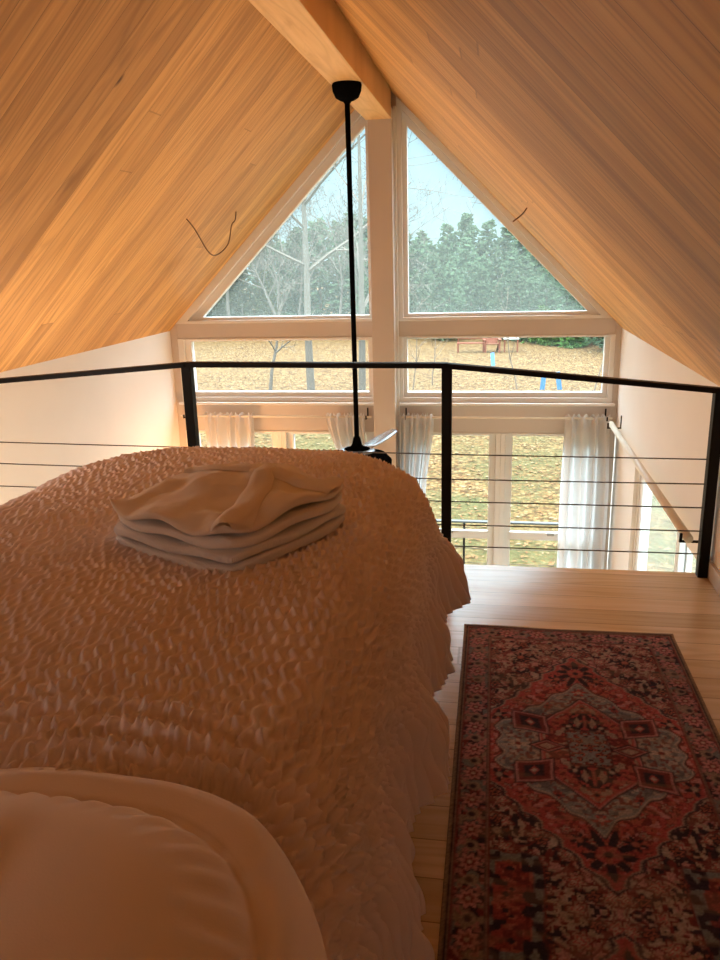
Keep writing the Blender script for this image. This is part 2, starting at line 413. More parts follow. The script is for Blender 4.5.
# ------------------------------------------------------------------ ceiling fan
FX, FY = -.913, 5.22
fan = empty('ceiling_fan', (FX, FY, 2.513), 'black ceiling fan hanging on a long rod from the ridge beam', 'ceiling fan')
MB().lathe([(.088, 0), (.092, -.010), (.088, -.045), (.072, -.080), (.045, -.096), (.026, -.102), (.02, -.112)], (FX, FY, 2.513), 32).build('canopy', M['motor'], fan, smooth=True)
MB().tube([(FX, FY, 2.44), (FX, FY, .24)], .0165, 14).build('downrod', M['motor'], fan, smooth=True)
MB().lathe([(.02, .085), (.026, .07), (.034, .035), (.05, .008), (.09, 0)], (FX, FY, .215), 28).build('collar', M['motor'], fan, smooth=True)
MB().lathe([(.02, .010), (.11, .008), (.125, 0), (.125, -.01), (.02, -.012)], (FX, FY, .205), 36).build('top_plate', M['blade'], fan, smooth=True)
MB().lathe([(.04, .0), (.13, -.003), (.20, -.022), (.240, -.065), (.235, -.12), (.17, -.165), (.05, -.18)], (FX, FY, .196), 40).build('motor_housing', M['motor'], fan, smooth=True)
def blade(az, mat):
    n = 14; P = np.zeros((n, 7, 3)); ca, sa = math.cos(az), math.sin(az)
    for i in range(n):
        t = i / (n - 1); r = .15 + .60 * t; w = .062 + .018 * math.sin(PI * min(1, t * 1.1)) - (.05 * max(0, (t - .9) / .1) ** 2)
        for j in range(7):
            q = -1 + 2 * j / 6
            x = q * w; z = .185 + .012 * (1 - q * q) - q * w * .22
            P[i, j] = (FX + r * ca - x * sa, FY + r * sa + x * ca, z)
    o = grid_mesh('blade', P, mat, fan)
    so = o.modifiers.new('thick', 'SOLIDIFY'); so.thickness = .008
    return o
for a in (math.radians(78), math.radians(258)): blade(a, M['blade'])

# ------------------------------------------------------------------ bed and bedding
bed = empty('bed', (-.95, 1.55, 0), 'double bed hidden under the cream puckered bedspread beside the rug', 'bed')
BX0, BX1, BY0, BY1 = -1.56, -.26, .25, 2.93
MB().box(BX0, BX1, BY0, BY1, .42, .70).build('mattress', M['mattress'], bed, bevel=.06)
MB().box(BX0 + .02, BX1 - .02, BY0 + .02, BY1 - .02, .22, .415).build('bed_base', M['beam'], bed, bevel=.01)
for x in (BX0 + .1, BX1 - .1):
    for y in (BY0 + .1, BY1 - .1): MB().box(x - .035, x + .035, y - .035, y + .035, 0, .22).build('leg', M['beam'], bed, bevel=.004)

CX0, CX1, CY0, CY1 = -1.45, -.388, .40, 2.82      # flat core of the bed top
RR = .19; TH = 1.31; DM = RR * TH
PILC = (-.53, .50)
def topz(x, y):
    """height of the bedding over the bed top"""
    u = (x - (CX0 + CX1) / 2) / .75; v = (y - 1.6) / 1.4
    z = .800 - .042 * np.abs(u) ** 2.2 - .018 * np.abs(v) ** 4
    z = z + .010 * (vnoise(x * 3.1, y * 2.3, 3) - .5) + .006 * (vnoise(x * 7, y * 6, 5) - .5)
    # ridge running from the towels to the left, hollow around them
    d = (y - (2.06 + .10 * np.sin((x + 1.1) * 2.0))); z = z + .010 * np.exp(-(d / .07) ** 2) * sstep(-.95, -1.15, x)
    dt = np.sqrt(((x + .73) / .42) ** 2 + ((y - 2.0) / .42) ** 2); z = z - .036 * np.exp(-(dt) ** 4)
    return z
def rrdist(x, y, cx, cy, hx, hy, r):
    qx = np.abs(x - cx) - (hx - r); qy = np.abs(y - cy) - (hy - r)
    return np.sqrt(np.maximum(qx, 0) ** 2 + np.maximum(qy, 0) ** 2) + np.minimum(np.maximum(qx, qy), 0) - r
def bedspread():
    st = .0046
    s = np.arange(CX0 - .60, CX1 + .56, st); t = np.arange(CY0 - .10, CY1 + .55, st)
    Sx, Ty = np.meshgrid(s, t, indexing='ij')
    rc = .30
    ix = np.clip(Sx, CX0 + rc, CX1 - rc); iy = np.clip(Ty, CY0 + rc, CY1 - rc)
    dx = Sx - ix; dy = Ty - iy; dist = np.sqrt(dx * dx + dy * dy); dd = np.maximum(dist, 1e-6)
    nx = dx / dd; ny = dy / dd; q = np.minimum(dist, rc); kx = ix + nx * q; ky = iy + ny * q
    d = np.maximum(dist - rc, 0)
    # corner pull: a square sheet would trail on the floor at the corners, so shorten it there
    corner = (np.abs(nx) * np.abs(ny)) * 2
    d = d * (1 - .34 * corner * sstep(.1, .8, d))
    th = np.minimum(d, DM) / RR
    out = RR * np.sin(th); drop = RR * (1 - np.cos(th))
    ext = np.maximum(d - DM, 0); out = out + ext * math.cos(TH); drop = drop + ext * math.sin(TH)
    # hanging folds
    ang = np.arctan2(np.maximum(ny, 0), np.abs(nx) + 1e-9) * (dist > 1e-6)
    mid = (CX0 + CX1) / 2
    per = iy + .52 * ang + np.where(ix > mid, (CX1 - rc) - ix, ix - (CX0 + rc))
    fold = .5 + .5 * np.sin(2 * PI * (per / .50 + .30 * vnoise(per * 1.6, d * .6, 11)) + .2)
    fa = sstep(.20, .55, d)
    out = out + fa * (.075 * fold - .046 + .03 * (vnoise(per * 5, d * 2, 13) - .5))
    out = out - fa * .020 * sstep(2.65, 2.1, ky) * (nx > 0)
    x = kx + nx * out; y = ky + ny * out
    z = topz(kx, ky) - drop
    # arcs of creases round the pillow
    pd = rrdist(Sx, Ty, PILC[0], PILC[1], .42, .40, .38)
    ph = pd / .062 + .8 * vnoise(Sx * 5, Ty * 5, 21)
    pang = np.arctan2(Ty - PILC[1], Sx - PILC[0])
    crease = (.5 + .5 * np.cos(2 * PI * ph)) ** 2 * .024 * np.exp(-(np.maximum(pd - .13, 0) / .10) ** 2) * sstep(-.02, .05, pd) * sstep(2.9, 1.2, pang) * (.15 + .95 * vnoise(Sx * 6, Ty * 9, 23))
    nz = np.cos(th)
    # puckered weave: staggered little puffs in rows down the bed
    wob = 1.1 * vnoise(Sx * 4, Ty * 4, 31) + .5 * vnoise(Sx * 13, Ty * 13, 33)
    big = 1 + .5 * np.exp(-(np.maximum(pd - .05, 0) / .30) ** 2)
    c = Sx / .0200 + 1.7 * wob; ci = np.floor(c)
    r = Ty / .060 + .5 * np.mod(ci, 2) + 1.6 * vnoise(ci * 3.7, Ty * 7, 37)
    off = .24 * np.sin(2 * PI * r + 1.0)
    cell = (.5 + .5 * np.cos(2 * PI * np.clip(c - ci - .5 - off, -.5, .5))) ** 1.3
    puff = cell * (.58 + .42 * np.sin(PI * r) ** 2)
    amp = (.0104 * (.55 + .8 * vnoise(Sx * 2.5, Ty * 2.5, 41))) * big * (1 + .8 * sstep(-.9, -.45, Sx))
    side = sstep(.28, .40, d)
    puff2 = np.sin(PI * (per / .034 + .8 * vnoise(per * 9, d * 5, 43))) ** 2 * (.35 + .65 * vnoise(per * 30, d * 11, 45))
    disp = amp * (puff * (1 - side) + puff2 * side * 2.8) + .006 * (vnoise(Sx * 25, Ty * 18, 47) - .5) + crease
    x = x + nx * disp * np.sin(th); y = y + ny * disp * np.sin(th); z = z + disp * nz
    z = np.maximum(z, .012)
    P = np.stack([x, y, z], -1)
    o = grid_mesh('bedspread', P, M['spread'])
    so = o.modifiers.new('thick', 'SOLIDIFY'); so.thickness = .006; so.offset = 1 if False else -1
    return o
sp = bedspread()
tag(sp, 'cream puckered bedspread draped over the bed to its hem by the rug', 'bedspread')

def pillow():
    cx, cy = PILC; hx, hy, r, fl = .385, .375, .33, .075
    rot = math.radians(-4)
    na, nr = 220, 46
    P = np.zeros((na, 2 * nr, 3))
    ang = np.linspace(0, 2 * PI, na, endpoint=False)
    # outline of a rounded rectangle by ray casting
    R = np.zeros(na)
    for i, a in enumerate(ang):
        lo, hi = 0, 1.0
        for _ in range(40):
            m = (lo + hi) / 2
            if rrdist(m * math.cos(a), m * math.sin(a), 0, 0, hx, hy, r) < 0: lo = m
            else: hi = m
        R[i] = lo
    q = np.linspace(0, 1, nr) ** .8
    for side in (0, 1):
        for k in range(nr):
            s = (q[k] if side == 0 else q[nr - 1 - k])
            x = s * R * np.cos(ang); y = s * R * np.sin(ang)
            de = -rrdist(x, y, 0, 0, hx, hy, r)
            puff = .085 * (1 - np.exp(-np.maximum(de - fl, 0) / .07)) + .010 * np.minimum(1, de / .02)
            groove = -.006 * np.exp(-((de - fl) / .006) ** 2)
            wr = .006 * (vnoise(x * 9 + 5, y * 9, 51) - .5) + .014 * np.exp(-((x - .02 + .25 * (y)) / .022) ** 2) * sstep(-.02, .1, de - fl) * sstep(.28, .05, y)
            wr = wr + .004 * np.sin(40 * np.arctan2(y, x)) * np.exp(-((de - fl - .03) / .03) ** 2)
            h = (puff + groove + wr) if side == 0 else -.3 * puff
            base = .812
            droop = -.045 * sstep(.06, -.0, de) * sstep(.20, .36, x)
            X = cx + x * math.cos(rot) - y * math.sin(rot); Y = cy + x * math.sin(rot) + y * math.cos(rot)
            j = k if side == 0 else nr + k
            P[:, j, 0] = X; P[:, j, 1] = Y; P[:, j, 2] = base + h + droop
    return grid_mesh('pillow', P, M['pillow'], closed_u=True)
pil = tag(pillow(), 'smooth cream pillow sham with a flat flange lying at the head of the bed', 'pillow')

# folded linens: lens shaped layers of cloth
TC = (-.70, 1.975); TROT = math.atan2(2.16 - 1.69, -.435 + .66)
def to_world(u, v):
    ca, sa = math.cos(TROT), math.sin(TROT)
    return TC[0] + u * ca - v * sa, TC[1] + u * sa + v * ca
def fold_layer(hu, hv, zb, zt, du=0, dv=0, seed=0, wav=.004, peak=0.0, p=7, n=70, ex=.25):
    u = np.linspace(-1, 1, n); u = np.sign(u) * (1 - (1 - np.abs(u)) ** 1.6)
    U, V = np.meshgrid(u, u, indexing='ij')
    ed = np.clip((1 - np.abs(U) ** p) * (1 - np.abs(V) ** p), 0, 1) ** ex
    rad = 1 - .10 * np.abs(U * V) ** 3
    wob = 1 + .03 * (vnoise(U * 2.2 + seed, V * 2.2, seed) - .5)
    X, Y = to_world(U * hu * rad * wob + du, V * hv * rad * wob + dv)
    zm = (zb + zt) / 2; T = (zt - zb) / 2
    w = wav * (vnoise(U * 4 + seed * 3, V * 4, seed + 1) - .5) * 2 + wav * .5 * (vnoise(U * 10 + seed, V * 10, seed + 2) - .5)
    pk = peak * np.exp(-((U - .15) ** 2 + (V - .15) ** 2) / .35)
    edge_w = wav * 1.2 * np.sin(U * 5 + seed) * np.abs(V) ** 6 + wav * 1.2 * np.sin(V * 6 + seed) * np.abs(U) ** 6
    top = np.stack([X, Y, zm + T * ed + (w + pk) * ed + edge_w], -1); bot = np.stack([X, Y, zm - T * ed + edge_w], -1)
    vs = np.concatenate([top.reshape(-1, 3), bot.reshape(-1, 3)])
    fs = []
    for i in range(n - 1):
        for j in range(n - 1):
            a = i * n + j; fs.append((a, a + n, a + n + 1, a + 1)); b = a + n * n; fs.append((b, b + 1, b + n + 1, b + n))
    return vs, fs
def linen(name, layers, mat):
    mb = MB()
    for L in layers:
        vs, fs = fold_layer(**L); mb.add(vs.tolist(), fs)
    me = bpy.data.meshes.new(name); me.from_pydata(mb.v, [], mb.f); me.update()
    o = link(name, me, mat, None, True)
    import bmesh
    bm = bmesh.new(); bm.from_mesh(me); bmesh.ops.remove_doubles(bm, verts=bm.verts, dist=1e-5); bmesh.ops.recalc_face_normals(bm, faces=bm.faces); bm.to_mesh(me); bm.free()
    return o
B0 = .766
t1 = linen('folded_towel', [dict(hu=.258, hv=.240, zb=B0, zt=B0 + .032, seed=3, wav=.002, p=14), dict(hu=.255, hv=.240, zb=B0 + .030, zt=B0 + .060, du=.002, dv=.002, seed=5, wav=.003, p=14)], M['towel'])
tag(t1, 'white waffle towel at the bottom of the folded stack on the bed', 'towel', 'folded linens on the bed')
t2 = linen('folded_towel', [dict(hu=.250, hv=.228, zb=B0 + .060, zt=B0 + .094, du=.006, dv=-.004, seed=8, wav=.005, p=10)], M['towel2'])
tag(t2, 'smooth ivory towel in the middle of the folded stack on the bed', 'towel', 'folded linens on the bed')
RB = dict(hu=.262, hv=.236, zb=B0 + .094, zt=B0 + .130, du=.004, dv=.006, seed=14, wav=.011, peak=.036, p=6, ex=.36)
rb = linen('folded_robe', [RB], M['robe'])
tag(rb, 'ivory robe with crossed collar folded on top of the linen stack', 'robe', 'folded linens on the bed')
def robe_z(u, v):
    hu, hv = RB['hu'], RB['hv']; U = (u - RB['du']) / hu; V = (v - RB['dv']) / hv; p = RB['p']; seed = RB['seed']; wav = RB['wav']
    ed = np.clip((1 - abs(U) ** p) * (1 - abs(V) ** p), 0, 1) ** .36
    w = wav * (vnoise(U * 4 + seed * 3, V * 4, seed + 1) - .5) * 2 + wav * .5 * (vnoise(U * 10 + seed, V * 10, seed + 2) - .5)
    pk = RB['peak'] * np.exp(-((U - .15) ** 2 + (V - .15) ** 2) / .35)
    edge_w = wav * 1.2 * np.sin(U * 5 + seed) * np.abs(V) ** 6 + wav * 1.2 * np.sin(V * 6 + seed) * np.abs(U) ** 6
    return (RB['zb'] + RB['zt']) / 2 + (RB['zt'] - RB['zb']) / 2 * ed + (w + pk) * ed + edge_w
def ribbon(name, path, w0, w1, lift):
    n = 40; P = np.zeros((n, 9, 3)); path = np.array(path, float)
    tt = np.linspace(0, len(path) - 1, n)
    cu = np.interp(tt, range(len(path)), path[:, 0]); cv = np.interp(tt, range(len(path)), path[:, 1])
    for i in range(n):
        a = max(0, i - 1); b = min(n - 1, i + 1); d = np.array([cu[b] - cu[a], cv[b] - cv[a]]); d /= np.linalg.norm(d) + 1e-9
        w = w0 + (w1 - w0) * i / (n - 1)
        for j in range(9):
            q = -1 + 2 * j / 8; u = cu[i] - d[1] * q * w; v = cv[i] + d[0] * q * w
            u = np.clip(u, -.258, .258); v = np.clip(v, -.226, .236)
            X, Y = to_world(u, v); P[i, j] = (X, Y, float(robe_z(u, v)) + lift * (1 - abs(q) ** 4) + .0015)
    o = grid_mesh(name, P, M['robe'], rb); return o
ribbon('collar', [(.16, .0), (.02, -.09), (-.13, -.165), (-.25, -.225)], .028, .044, .016)
ribbon('collar', [(.09, .0), (.14, -.10), (.19, -.23)], .040, .050, .012)
ribbon('collar', [(.06, .23), (.10, .10), (.14, -.03)], .028, .034, .012)

# ------------------------------------------------------------------ rug (woven pattern as colour attribute)
def rug():
    X0, X1, Y1, Y0 = -.095, .733, 3.018, .10
    st = .0044
    xs = np.arange(X0, X1 + st / 2, st); ys = np.arange(Y0, Y1 + st / 2, st)
    X, Y = np.meshgrid(xs, ys, indexing='ij')
    W = (X1 - X0) / 2; u = (X - (X0 + X1) / 2); vv = Y - (Y0 + Y1) / 2
    e = np.minimum(W - np.abs(u), (Y1 - Y0) / 2 - np.abs(vv))
    MC = .645; v = np.abs(vv) - MC            # two mirrored medallions
    wx = .010 * (vnoise(X * 14, Y * 14, 59) - .5); wy = .010 * (vnoise(X * 14 + 40, Y * 14, 60) - .5)
    au = np.abs(u + wx); av = np.abs(v + wy)
    lin = lambda *c: np.array([(k / 255) ** 2.2 for k in c])
    red, dred, navy, blue, beige, org, tan, pink = lin(146, 64, 66), lin(104, 50, 54), lin(50, 44, 54), lin(112, 114, 114), lin(156, 138, 124), lin(146, 82, 72), lin(138, 116, 104), lin(158, 104, 104)
    C = np.zeros(X.shape + (3,)); 
    def put(mask, col):
        m = np.clip(mask, 0, 1)[..., None]; C[:] = C * (1 - m) + col * m
    ss = lambda d, w=.0035: sstep(w, -w, d)     # d<0 inside
    wob = .014 * (vnoise(X * 30, Y * 30, 61) - .5)
    step = lambda a, q: np.floor(a / q) * q
    n1 = vnoise(au * 44, av * 44, 63); n2 = vnoise(au * 75 + 9, av * 75, 65); n3 = vnoise(au * 60 + 3, av * 60, 67); n4 = vnoise(au * 95, av * 95, 68)
    def flowers(mask, px, py, ox, oy, r, cols, petals=6):
        gx = np.mod(au + ox, px) - px / 2; gy = np.mod(av + oy + px * .5 * np.mod(np.floor((au + ox) / px), 2), py) - py / 2
        f = np.sqrt(gx ** 2 + gy ** 2) + r * .22 * np.sin(np.arctan2(gy, gx) * petals)
        for k, c in enumerate(cols): put(mask * ss(f - r * (1 - k / len(cols))), c)
    def palmette(mask, pu, pv, r, col, core, k=9):
        a_ = np.arctan2(av - pv, au - pu); r_ = np.sqrt((au - pu) ** 2 + (av - pv) ** 2)
        put(mask * ss(r_ - r * (.72 + .38 * np.sin(a_ * k))), col); put(mask * ss(r_ - r * .36), core)
    one = np.ones_like(X)
    # field: beige ground with small flowers and vines
    C[:] = beige * .85
    put(ss(.58 - n1, .08) * .8, pink); put(ss(.60 - n2, .05), dred); put(ss(.64 - n3, .04), navy); put(ss(.68 - n4, .04), tan)
    vine = np.abs(np.sin(av * 42 + 3 * np.sin(au * 24)) - np.sin(au * 46)); put(ss(vine - .16, .06) * .85, dred)
    flowers(one, .085, .095, .03, .02, .028, [dred, tan, red, beige]); flowers(one, .115, .12, .0, .06, .020, [navy, org, navy], 5)
    palmette(one, .285, .40, .036, navy, tan); palmette(one, .19, .56, .034, navy, org)
    # corner panels of faded blue-grey and red, edged by stepped lines
    cu = np.abs(au - .250); cv = np.abs(-v * np.sign(1.0) - .575)
    pan = np.maximum(cu - .078, cv - .10) + step(wob, .004)
    put(ss(pan), dred); put(ss(pan + .006), blue * .8); put(ss(pan + .034), red * .75); put(ss(pan + .034) * ss(.55 - n2, .05), org); put(ss(pan + .034) * ss(.6 - n4, .05), dred); put(ss(pan + .004) * ss(.62 - n3, .05), navy)
    # large red hexagon
    hexd = np.maximum(au - .318, (av - .575 + au * 1.35) * .595) + .7 * step(wob + .02 * np.abs(np.sin(av * 50)), .006) - .008
    put(ss(hexd - .012), navy * 1.3); put(ss(hexd - .004), beige * .8); put(ss(hexd), red)
    inh = ss(hexd + .012)
    put(inh * ss(.58 - n2, .04) * .8, org); put(inh * ss(.62 - n4, .03), dred); put(inh * ss(.70 - vnoise(au * 70 + 4, av * 70, 69), .03), pink)
    flowers(inh, .075, .08, .01, .03, .018, [dred, tan, red])
    palmette(inh, 0, .455, .085, navy, red); palmette(inh, 0, .455, .030, org, navy, 5)
    palmette(inh, .07, .41, .028, navy, org, 6); palmette(inh, .275, .16, .03, navy, tan, 5)
    # blue-grey lobed hexagon
    h2 = np.maximum(au - .272 - .010 * np.cos(av * 70), (av - .375 + au * 1.02) * .70 - .008 * np.cos(au * 70)) + .5 * wob
    put(ss(h2 - .009), navy * 1.2); put(ss(h2 - .004), beige); put(ss(h2), blue)
    in2 = ss(h2 + .008)
    put(in2 * ss(.56 - n1, .08) * .55, navy * 1.6); put(in2 * ss(.62 - n2, .05) * .6, beige); put(in2 * ss(.64 - n4, .05) * .8, dred)
    palmette(in2, .215, 0, .024, beige, dred, 5); palmette(in2, 0, .325, .022, red, beige, 5); palmette(in2, .11, .235, .018, red, navy, 5)
    # inner red hexagon with outline
    h3 = np.maximum(au - .145, (av - .275 + au * 1.15) * .66) + .3 * wob
    put(ss(h3 - .010), navy); put(ss(h3 - .005), pink); put(ss(h3), red)
    in3 = ss(h3 + .008); put(in3 * ss(.58 - n2, .04) * .8, org); put(in3 * ss(.60 - n4, .04), dred); put(in3 * ss(.68 - n3, .04), tan)
    # four slanted boxes
    bu = au - .172; bv = av - .128 - .22 * bu; bx = np.maximum(np.abs(bu) - .050, np.abs(bv) - .046) + .4 * wob
    put(ss(bx - .008), navy); put(ss(bx - .003), pink); put(ss(bx + .004), dred); put(ss(np.maximum(np.abs(bu) - .030, np.abs(bv) - .028) + .4 * wob), navy)
    put(ss(np.abs(bu) * 1.4 + np.abs(bv) - .022), red); put(ss(np.abs(bu) + np.abs(bv) - .010), beige)
    # side almonds
    al = np.abs(au - .125) / .066 + av / .036 - 1; put(ss(al * .04), navy); put(ss(al * .04 + .007), pink); put(ss(al * .04 + .012), dred); put(ss(al * .04 + .022), tan)
    # centre lattice and stem figures
    ce = np.maximum(au - .060, av - .085); put(ss(ce - .006) * .8, navy); put(ss(ce), dred)
    lat = np.abs(np.sin(au * 150 + 1) * np.sin(av * 130)); put(ss(ce) * ss(.45 - lat, .15), org); put(ss(ce) * ss(.80 - lat, .08), navy); put(ss(ce) * ss(.6 - n4, .05), blue)
    q = np.maximum(au - .050 + .28 * np.abs(av - .145), np.abs(av - .145) - .052); put(ss(q), navy)
    put(ss(np.abs(au - .022) / .012 + np.abs(av - .14) / .034 - 1, .2), tan); put(ss(np.maximum(au - .004, np.abs(av - .145) - .04)), org); put(ss(q + .004) * ss(.66 - n4, .04), red)
    palmette(one, .05, .115, .022, navy, beige, 4); palmette(one, 0, .225, .020, org, navy, 5)
    # borders
    bw = .112
    inb = (e < bw)
    put(ss(e - bw), dred)
    put(ss(e - bw + .006), tan * .75); put(ss(e - bw + .010), navy)
    al_ = np.where(W - np.abs(u) < (Y1 - Y0) / 2 - np.abs(vv), vv, u)   # coordinate along the border
    ce_ = e - .062
    ros = np.sqrt(ce_ ** 2 + (np.mod(al_ + .06, .12) - .06) ** 2); an = np.arctan2(ce_, np.mod(al_ + .06, .12) - .06)
    band = ss(e - bw + .012)
    put(band * ss(.52 - vnoise(X * 44, Y * 44, 71), .05), dred); put(band * ss(.60 - vnoise(X * 52 + 7, Y * 52, 73), .04), tan * .75); put(band * ss(.68 - vnoise(X * 40 + 17, Y * 40, 75), .03), blue * .7)
    wav = np.abs(ce_ - .026 * np.sin(al_ * 2 * PI / .12)); put(band * ss(wav - .005), pink * .8)
    put(band * ss(.64 - vnoise(X * 90, Y * 90, 76), .04), pink * .8)
    put(band * ss(ros - .032 - .006 * np.sin(an * 8)), navy); put(band * ss(ros - .027 - .006 * np.sin(an * 8)), pink); put(band * ss(ros - .014 - .003 * np.sin(an * 6)), dred); put(band * ss(ros - .006), beige)
    r2 = np.sqrt(ce_ ** 2 + (np.mod(al_, .12) - .06) ** 2); put(band * ss(r2 - .018 - .004 * np.sin(an * 5)), tan * .8); put(band * ss(r2 - .010), navy)
    put(ss(e - .026), dred); put(ss(e - .020), tan * .7); put(ss(e - .016), navy); put(ss(e - .010), lin(140, 116, 92) * .8)
    # worn and mottled weave
    wear = vnoise(X * 5, Y * 5, 81) * .5 + vnoise(X * 120, Y * 160, 83) * .5
    C[:] = C * (.95 + .8 * wear[..., None])
    C[:] = C * .82 + C.mean(-1, keepdims=True) * np.array([1.05, .98, .95]) * .18
    C[:] = C * (.78 + .44 * np.random.default_rng(9).random(X.shape))[..., None]
    ab = sstep(.62, .8, vnoise(X * 9, Y * 40, 85))[..., None] * .25
    C[:] = C * (1 - ab) + lin(140, 118, 100) * ab
    Z = .008 + .0015 * vnoise(X * 3, Y * 3, 87) + .006 * sstep(.03, 0, Y1 - Y) * vnoise(X * 4, X * 0, 88)
    # edges go straight down to the floor
    P = np.stack([X, Y, Z], -1)
    P = np.pad(P, ((1, 1), (1, 1), (0, 0)), mode='edge'); P[0, :, 2] = P[-1, :, 2] = 0.0005; P[:, 0, 2] = P[:, -1, 2] = .0005
    C = np.pad(C, ((1, 1), (1, 1), (0, 0)), mode='edge')
    t = NT('woven_rug'); at = t.n('ShaderNodeAttribute', attribute_name='weave'); v3 = t.coord()
    fz = t.noise(v3, 500, 2)
    m = t.done(t.bsdf(at.outputs['Color'], .95, 0, .05, t.bump(fz, .3, .003)))
    o = grid_mesh('rug', P, m)
    ca = o.data.color_attributes.new('weave', 'FLOAT_COLOR', 'POINT')
    ca.data.foreach_set('color', np.concatenate([C.reshape(-1, 3), np.ones((C.shape[0] * C.shape[1], 1))], 1).reshape(-1).astype(np.float32))
    return tag(o, 'worn red oriental runner rug with dark border on the loft floor', 'rug')
rug()

# ------------------------------------------------------------------ curtains and rods
CY = 6.645; CZ = .148
def curtain(xa, xb, xa2, xb2, label, seed, z0=-2.42, folds=5):
    nu, nv = 90, 60
    P = np.zeros((nu, nv, 3)); u = np.linspace(0, 1, nu)
    for j in range(nv):
        t = j / (nv - 1); z = CZ + .026 - (CZ + .026 - z0) * t
        k = sstep(0, .28, t); a = xa + (xa2 - xa) * k; b = xb + (xb2 - xb) * k
        ph = 2 * PI * folds * u + 1.2 * vnoise(u * 3 + seed, t * 1.5 + u * 0, seed)
        dep = .016 + .030 * sstep(0, .15, t)
        gather = .010 * np.sin(ph * 2.7 + seed) * sstep(.05, 0, t)
        P[:, j, 0] = a + (b - a) * u + .010 * np.sin(ph * .5 + 3 * t)
        P[:, j, 1] = CY + dep * np.sin(ph) + gather
        P[:, j, 2] = z + .012 * np.sin(ph * 1.9 + seed * 2) * sstep(.04, 0, t)
    o = grid_mesh('curtain', P, M['curtain'])
    return tag(o, label, 'curtain', 'curtains on the window wall')
curtain(-2.56, -2.09, -2.55, -2.11, 'white curtain at the left corner of the window wall, glowing orange', 2)
curtain(-1.44, -1.09, -1.25, -1.05, 'white curtain swept aside left of the central column behind the fan rod', 5)
curtain(-.815, -.49, -.80, -.57, 'white curtain just right of the central column', 7, folds=6)
curtain(.60, .965, .585, .985, 'long white curtain hanging in the right corner by the glass door', 11, folds=4)

def rod(a, b, r, label, brk, wall):
    a = Vector(a); b = Vector(b)
    e = empty('curtain_rod', (a + b) / 2, label, 'curtain rod', 'curtain rods')
    MB().tube([a, b], r, 12).build('pole', M['cream'], e, smooth=True)
    d = (b - a).normalized()
    for k in brk:
        p = a + (b - a) * k; mb = MB()
        if wall == 'R':
            mb.box(XR - .008, XR, p.y - .006, p.y + .006, p.z - .03, p.z + .075); mb.box(p.x - r - .006, XR, p.y - .007, p.y + .007, p.z - r - .010, p.z - r); mb.box(p.x - r - .012, p.x - r, p.y - .007, p.y + .007, p.z - r - .010, p.z + .014)
        else:
            mb.box(p.x - .006, p.x + .006, YW - .008, YW, p.z - .02, p.z + .065); mb.box(p.x - .006, p.x + .006, p.y - r - .006, YW, p.z - r - .010, p.z - r); mb.box(p.x - .006, p.x + .006, p.y - r - .012, p.y - r, p.z - r - .010, p.z + .014)
        mb.build('bracket', M['black'], e)
    return e
rod((-2.77, CY, CZ), (-1.03, CY, CZ), .009, 'thin cream curtain rod over the lower windows left of the column', (.02, .975), 'F')
rod((-.77, CY, CZ), (.985, CY, CZ), .009, 'thin cream curtain rod over the lower windows right of the column', (.02, .975), 'F')
rod((.955, 3.80, .135), (.955, 6.50, .135), .022, 'thick cream curtain rod along the right wall above the glass door', (.015, .985), 'R')

# ------------------------------------------------------------------ wires left on the ceiling
def bez(pts, n=40):
    pts = np.array(pts, float); t = np.linspace(0, len(pts) - 1, n); out = []
    m = len(pts)
    for q in t:
        i = min(int(q), m - 2); f = q - i; p0, p1, p2, p3 = pts[max(i - 1, 0)], pts[i], pts[i + 1], pts[min(i + 2, m - 1)]
        out.append(.5 * ((2 * p1) + (-p0 + p2) * f + (2 * p0 - 5 * p1 + 4 * p2 - p3) * f ** 2 + (-p0 + 3 * p1 - 3 * p2 + p3) * f ** 3))
    return out
WIREPTS_L = [(-1.975, 5.123, 1.757), (-1.93, 5.14, 1.69), (-1.89, 5.25, 1.55), (-1.89, 5.42, 1.53), (-1.86, 5.58, 1.60), (-1.87, 5.72, 1.73), (-1.86, 5.78, 1.77), (-1.90, 5.94, 1.835)]
o = MB().tube(bez(WIREPTS_L, 60), .0042, 6).build('wire', M['wire'], smooth=True); tag(o, 'brown wire hanging in a loop from the left slope of the ceiling', 'wire')
o = MB().tube(bez([(.175, 4.80, 1.733), (.150, 4.83, 1.70), (.10, 4.85, 1.663)], 20), .0042, 6).build('wire', M['wire'], smooth=True); tag(o, 'short brown wire end poking from the right slope of the ceiling', 'wire')

# ------------------------------------------------------------------ outdoors
GZ = -3.1
def gz(x, y):
    x = np.asarray(x, float); y = np.asarray(y, float)
    return GZ + .14 * (vnoise(x * .12, y * .12, 91) - .5) + .06 * (vnoise(x * .5, y * .5, 92) - .5) + .02 * np.maximum(0, y - 44) 
xs = np.linspace(-60, 60, 130); ys = np.linspace(7.6, 100, 120)
GX, GY = np.meshgrid(xs, ys, indexing='ij')
struct(grid_mesh('ground', np.stack([GX, GY, gz(GX, GY)], -1), M['ground']))
xs = np.linspace(1.3, 60, 60); ys = np.linspace(-25, 7.6, 40)
GX, GY = np.meshgrid(xs, ys, indexing='ij')
struct(grid_mesh('ground_side', np.stack([GX, GY, gz(GX, GY)], -1), M['ground']))
struct(MB().box(-3.2, 1.7, YW + .16, 8.72, LZ - .22, LZ - .08).build('porch_floor', M['deck']))

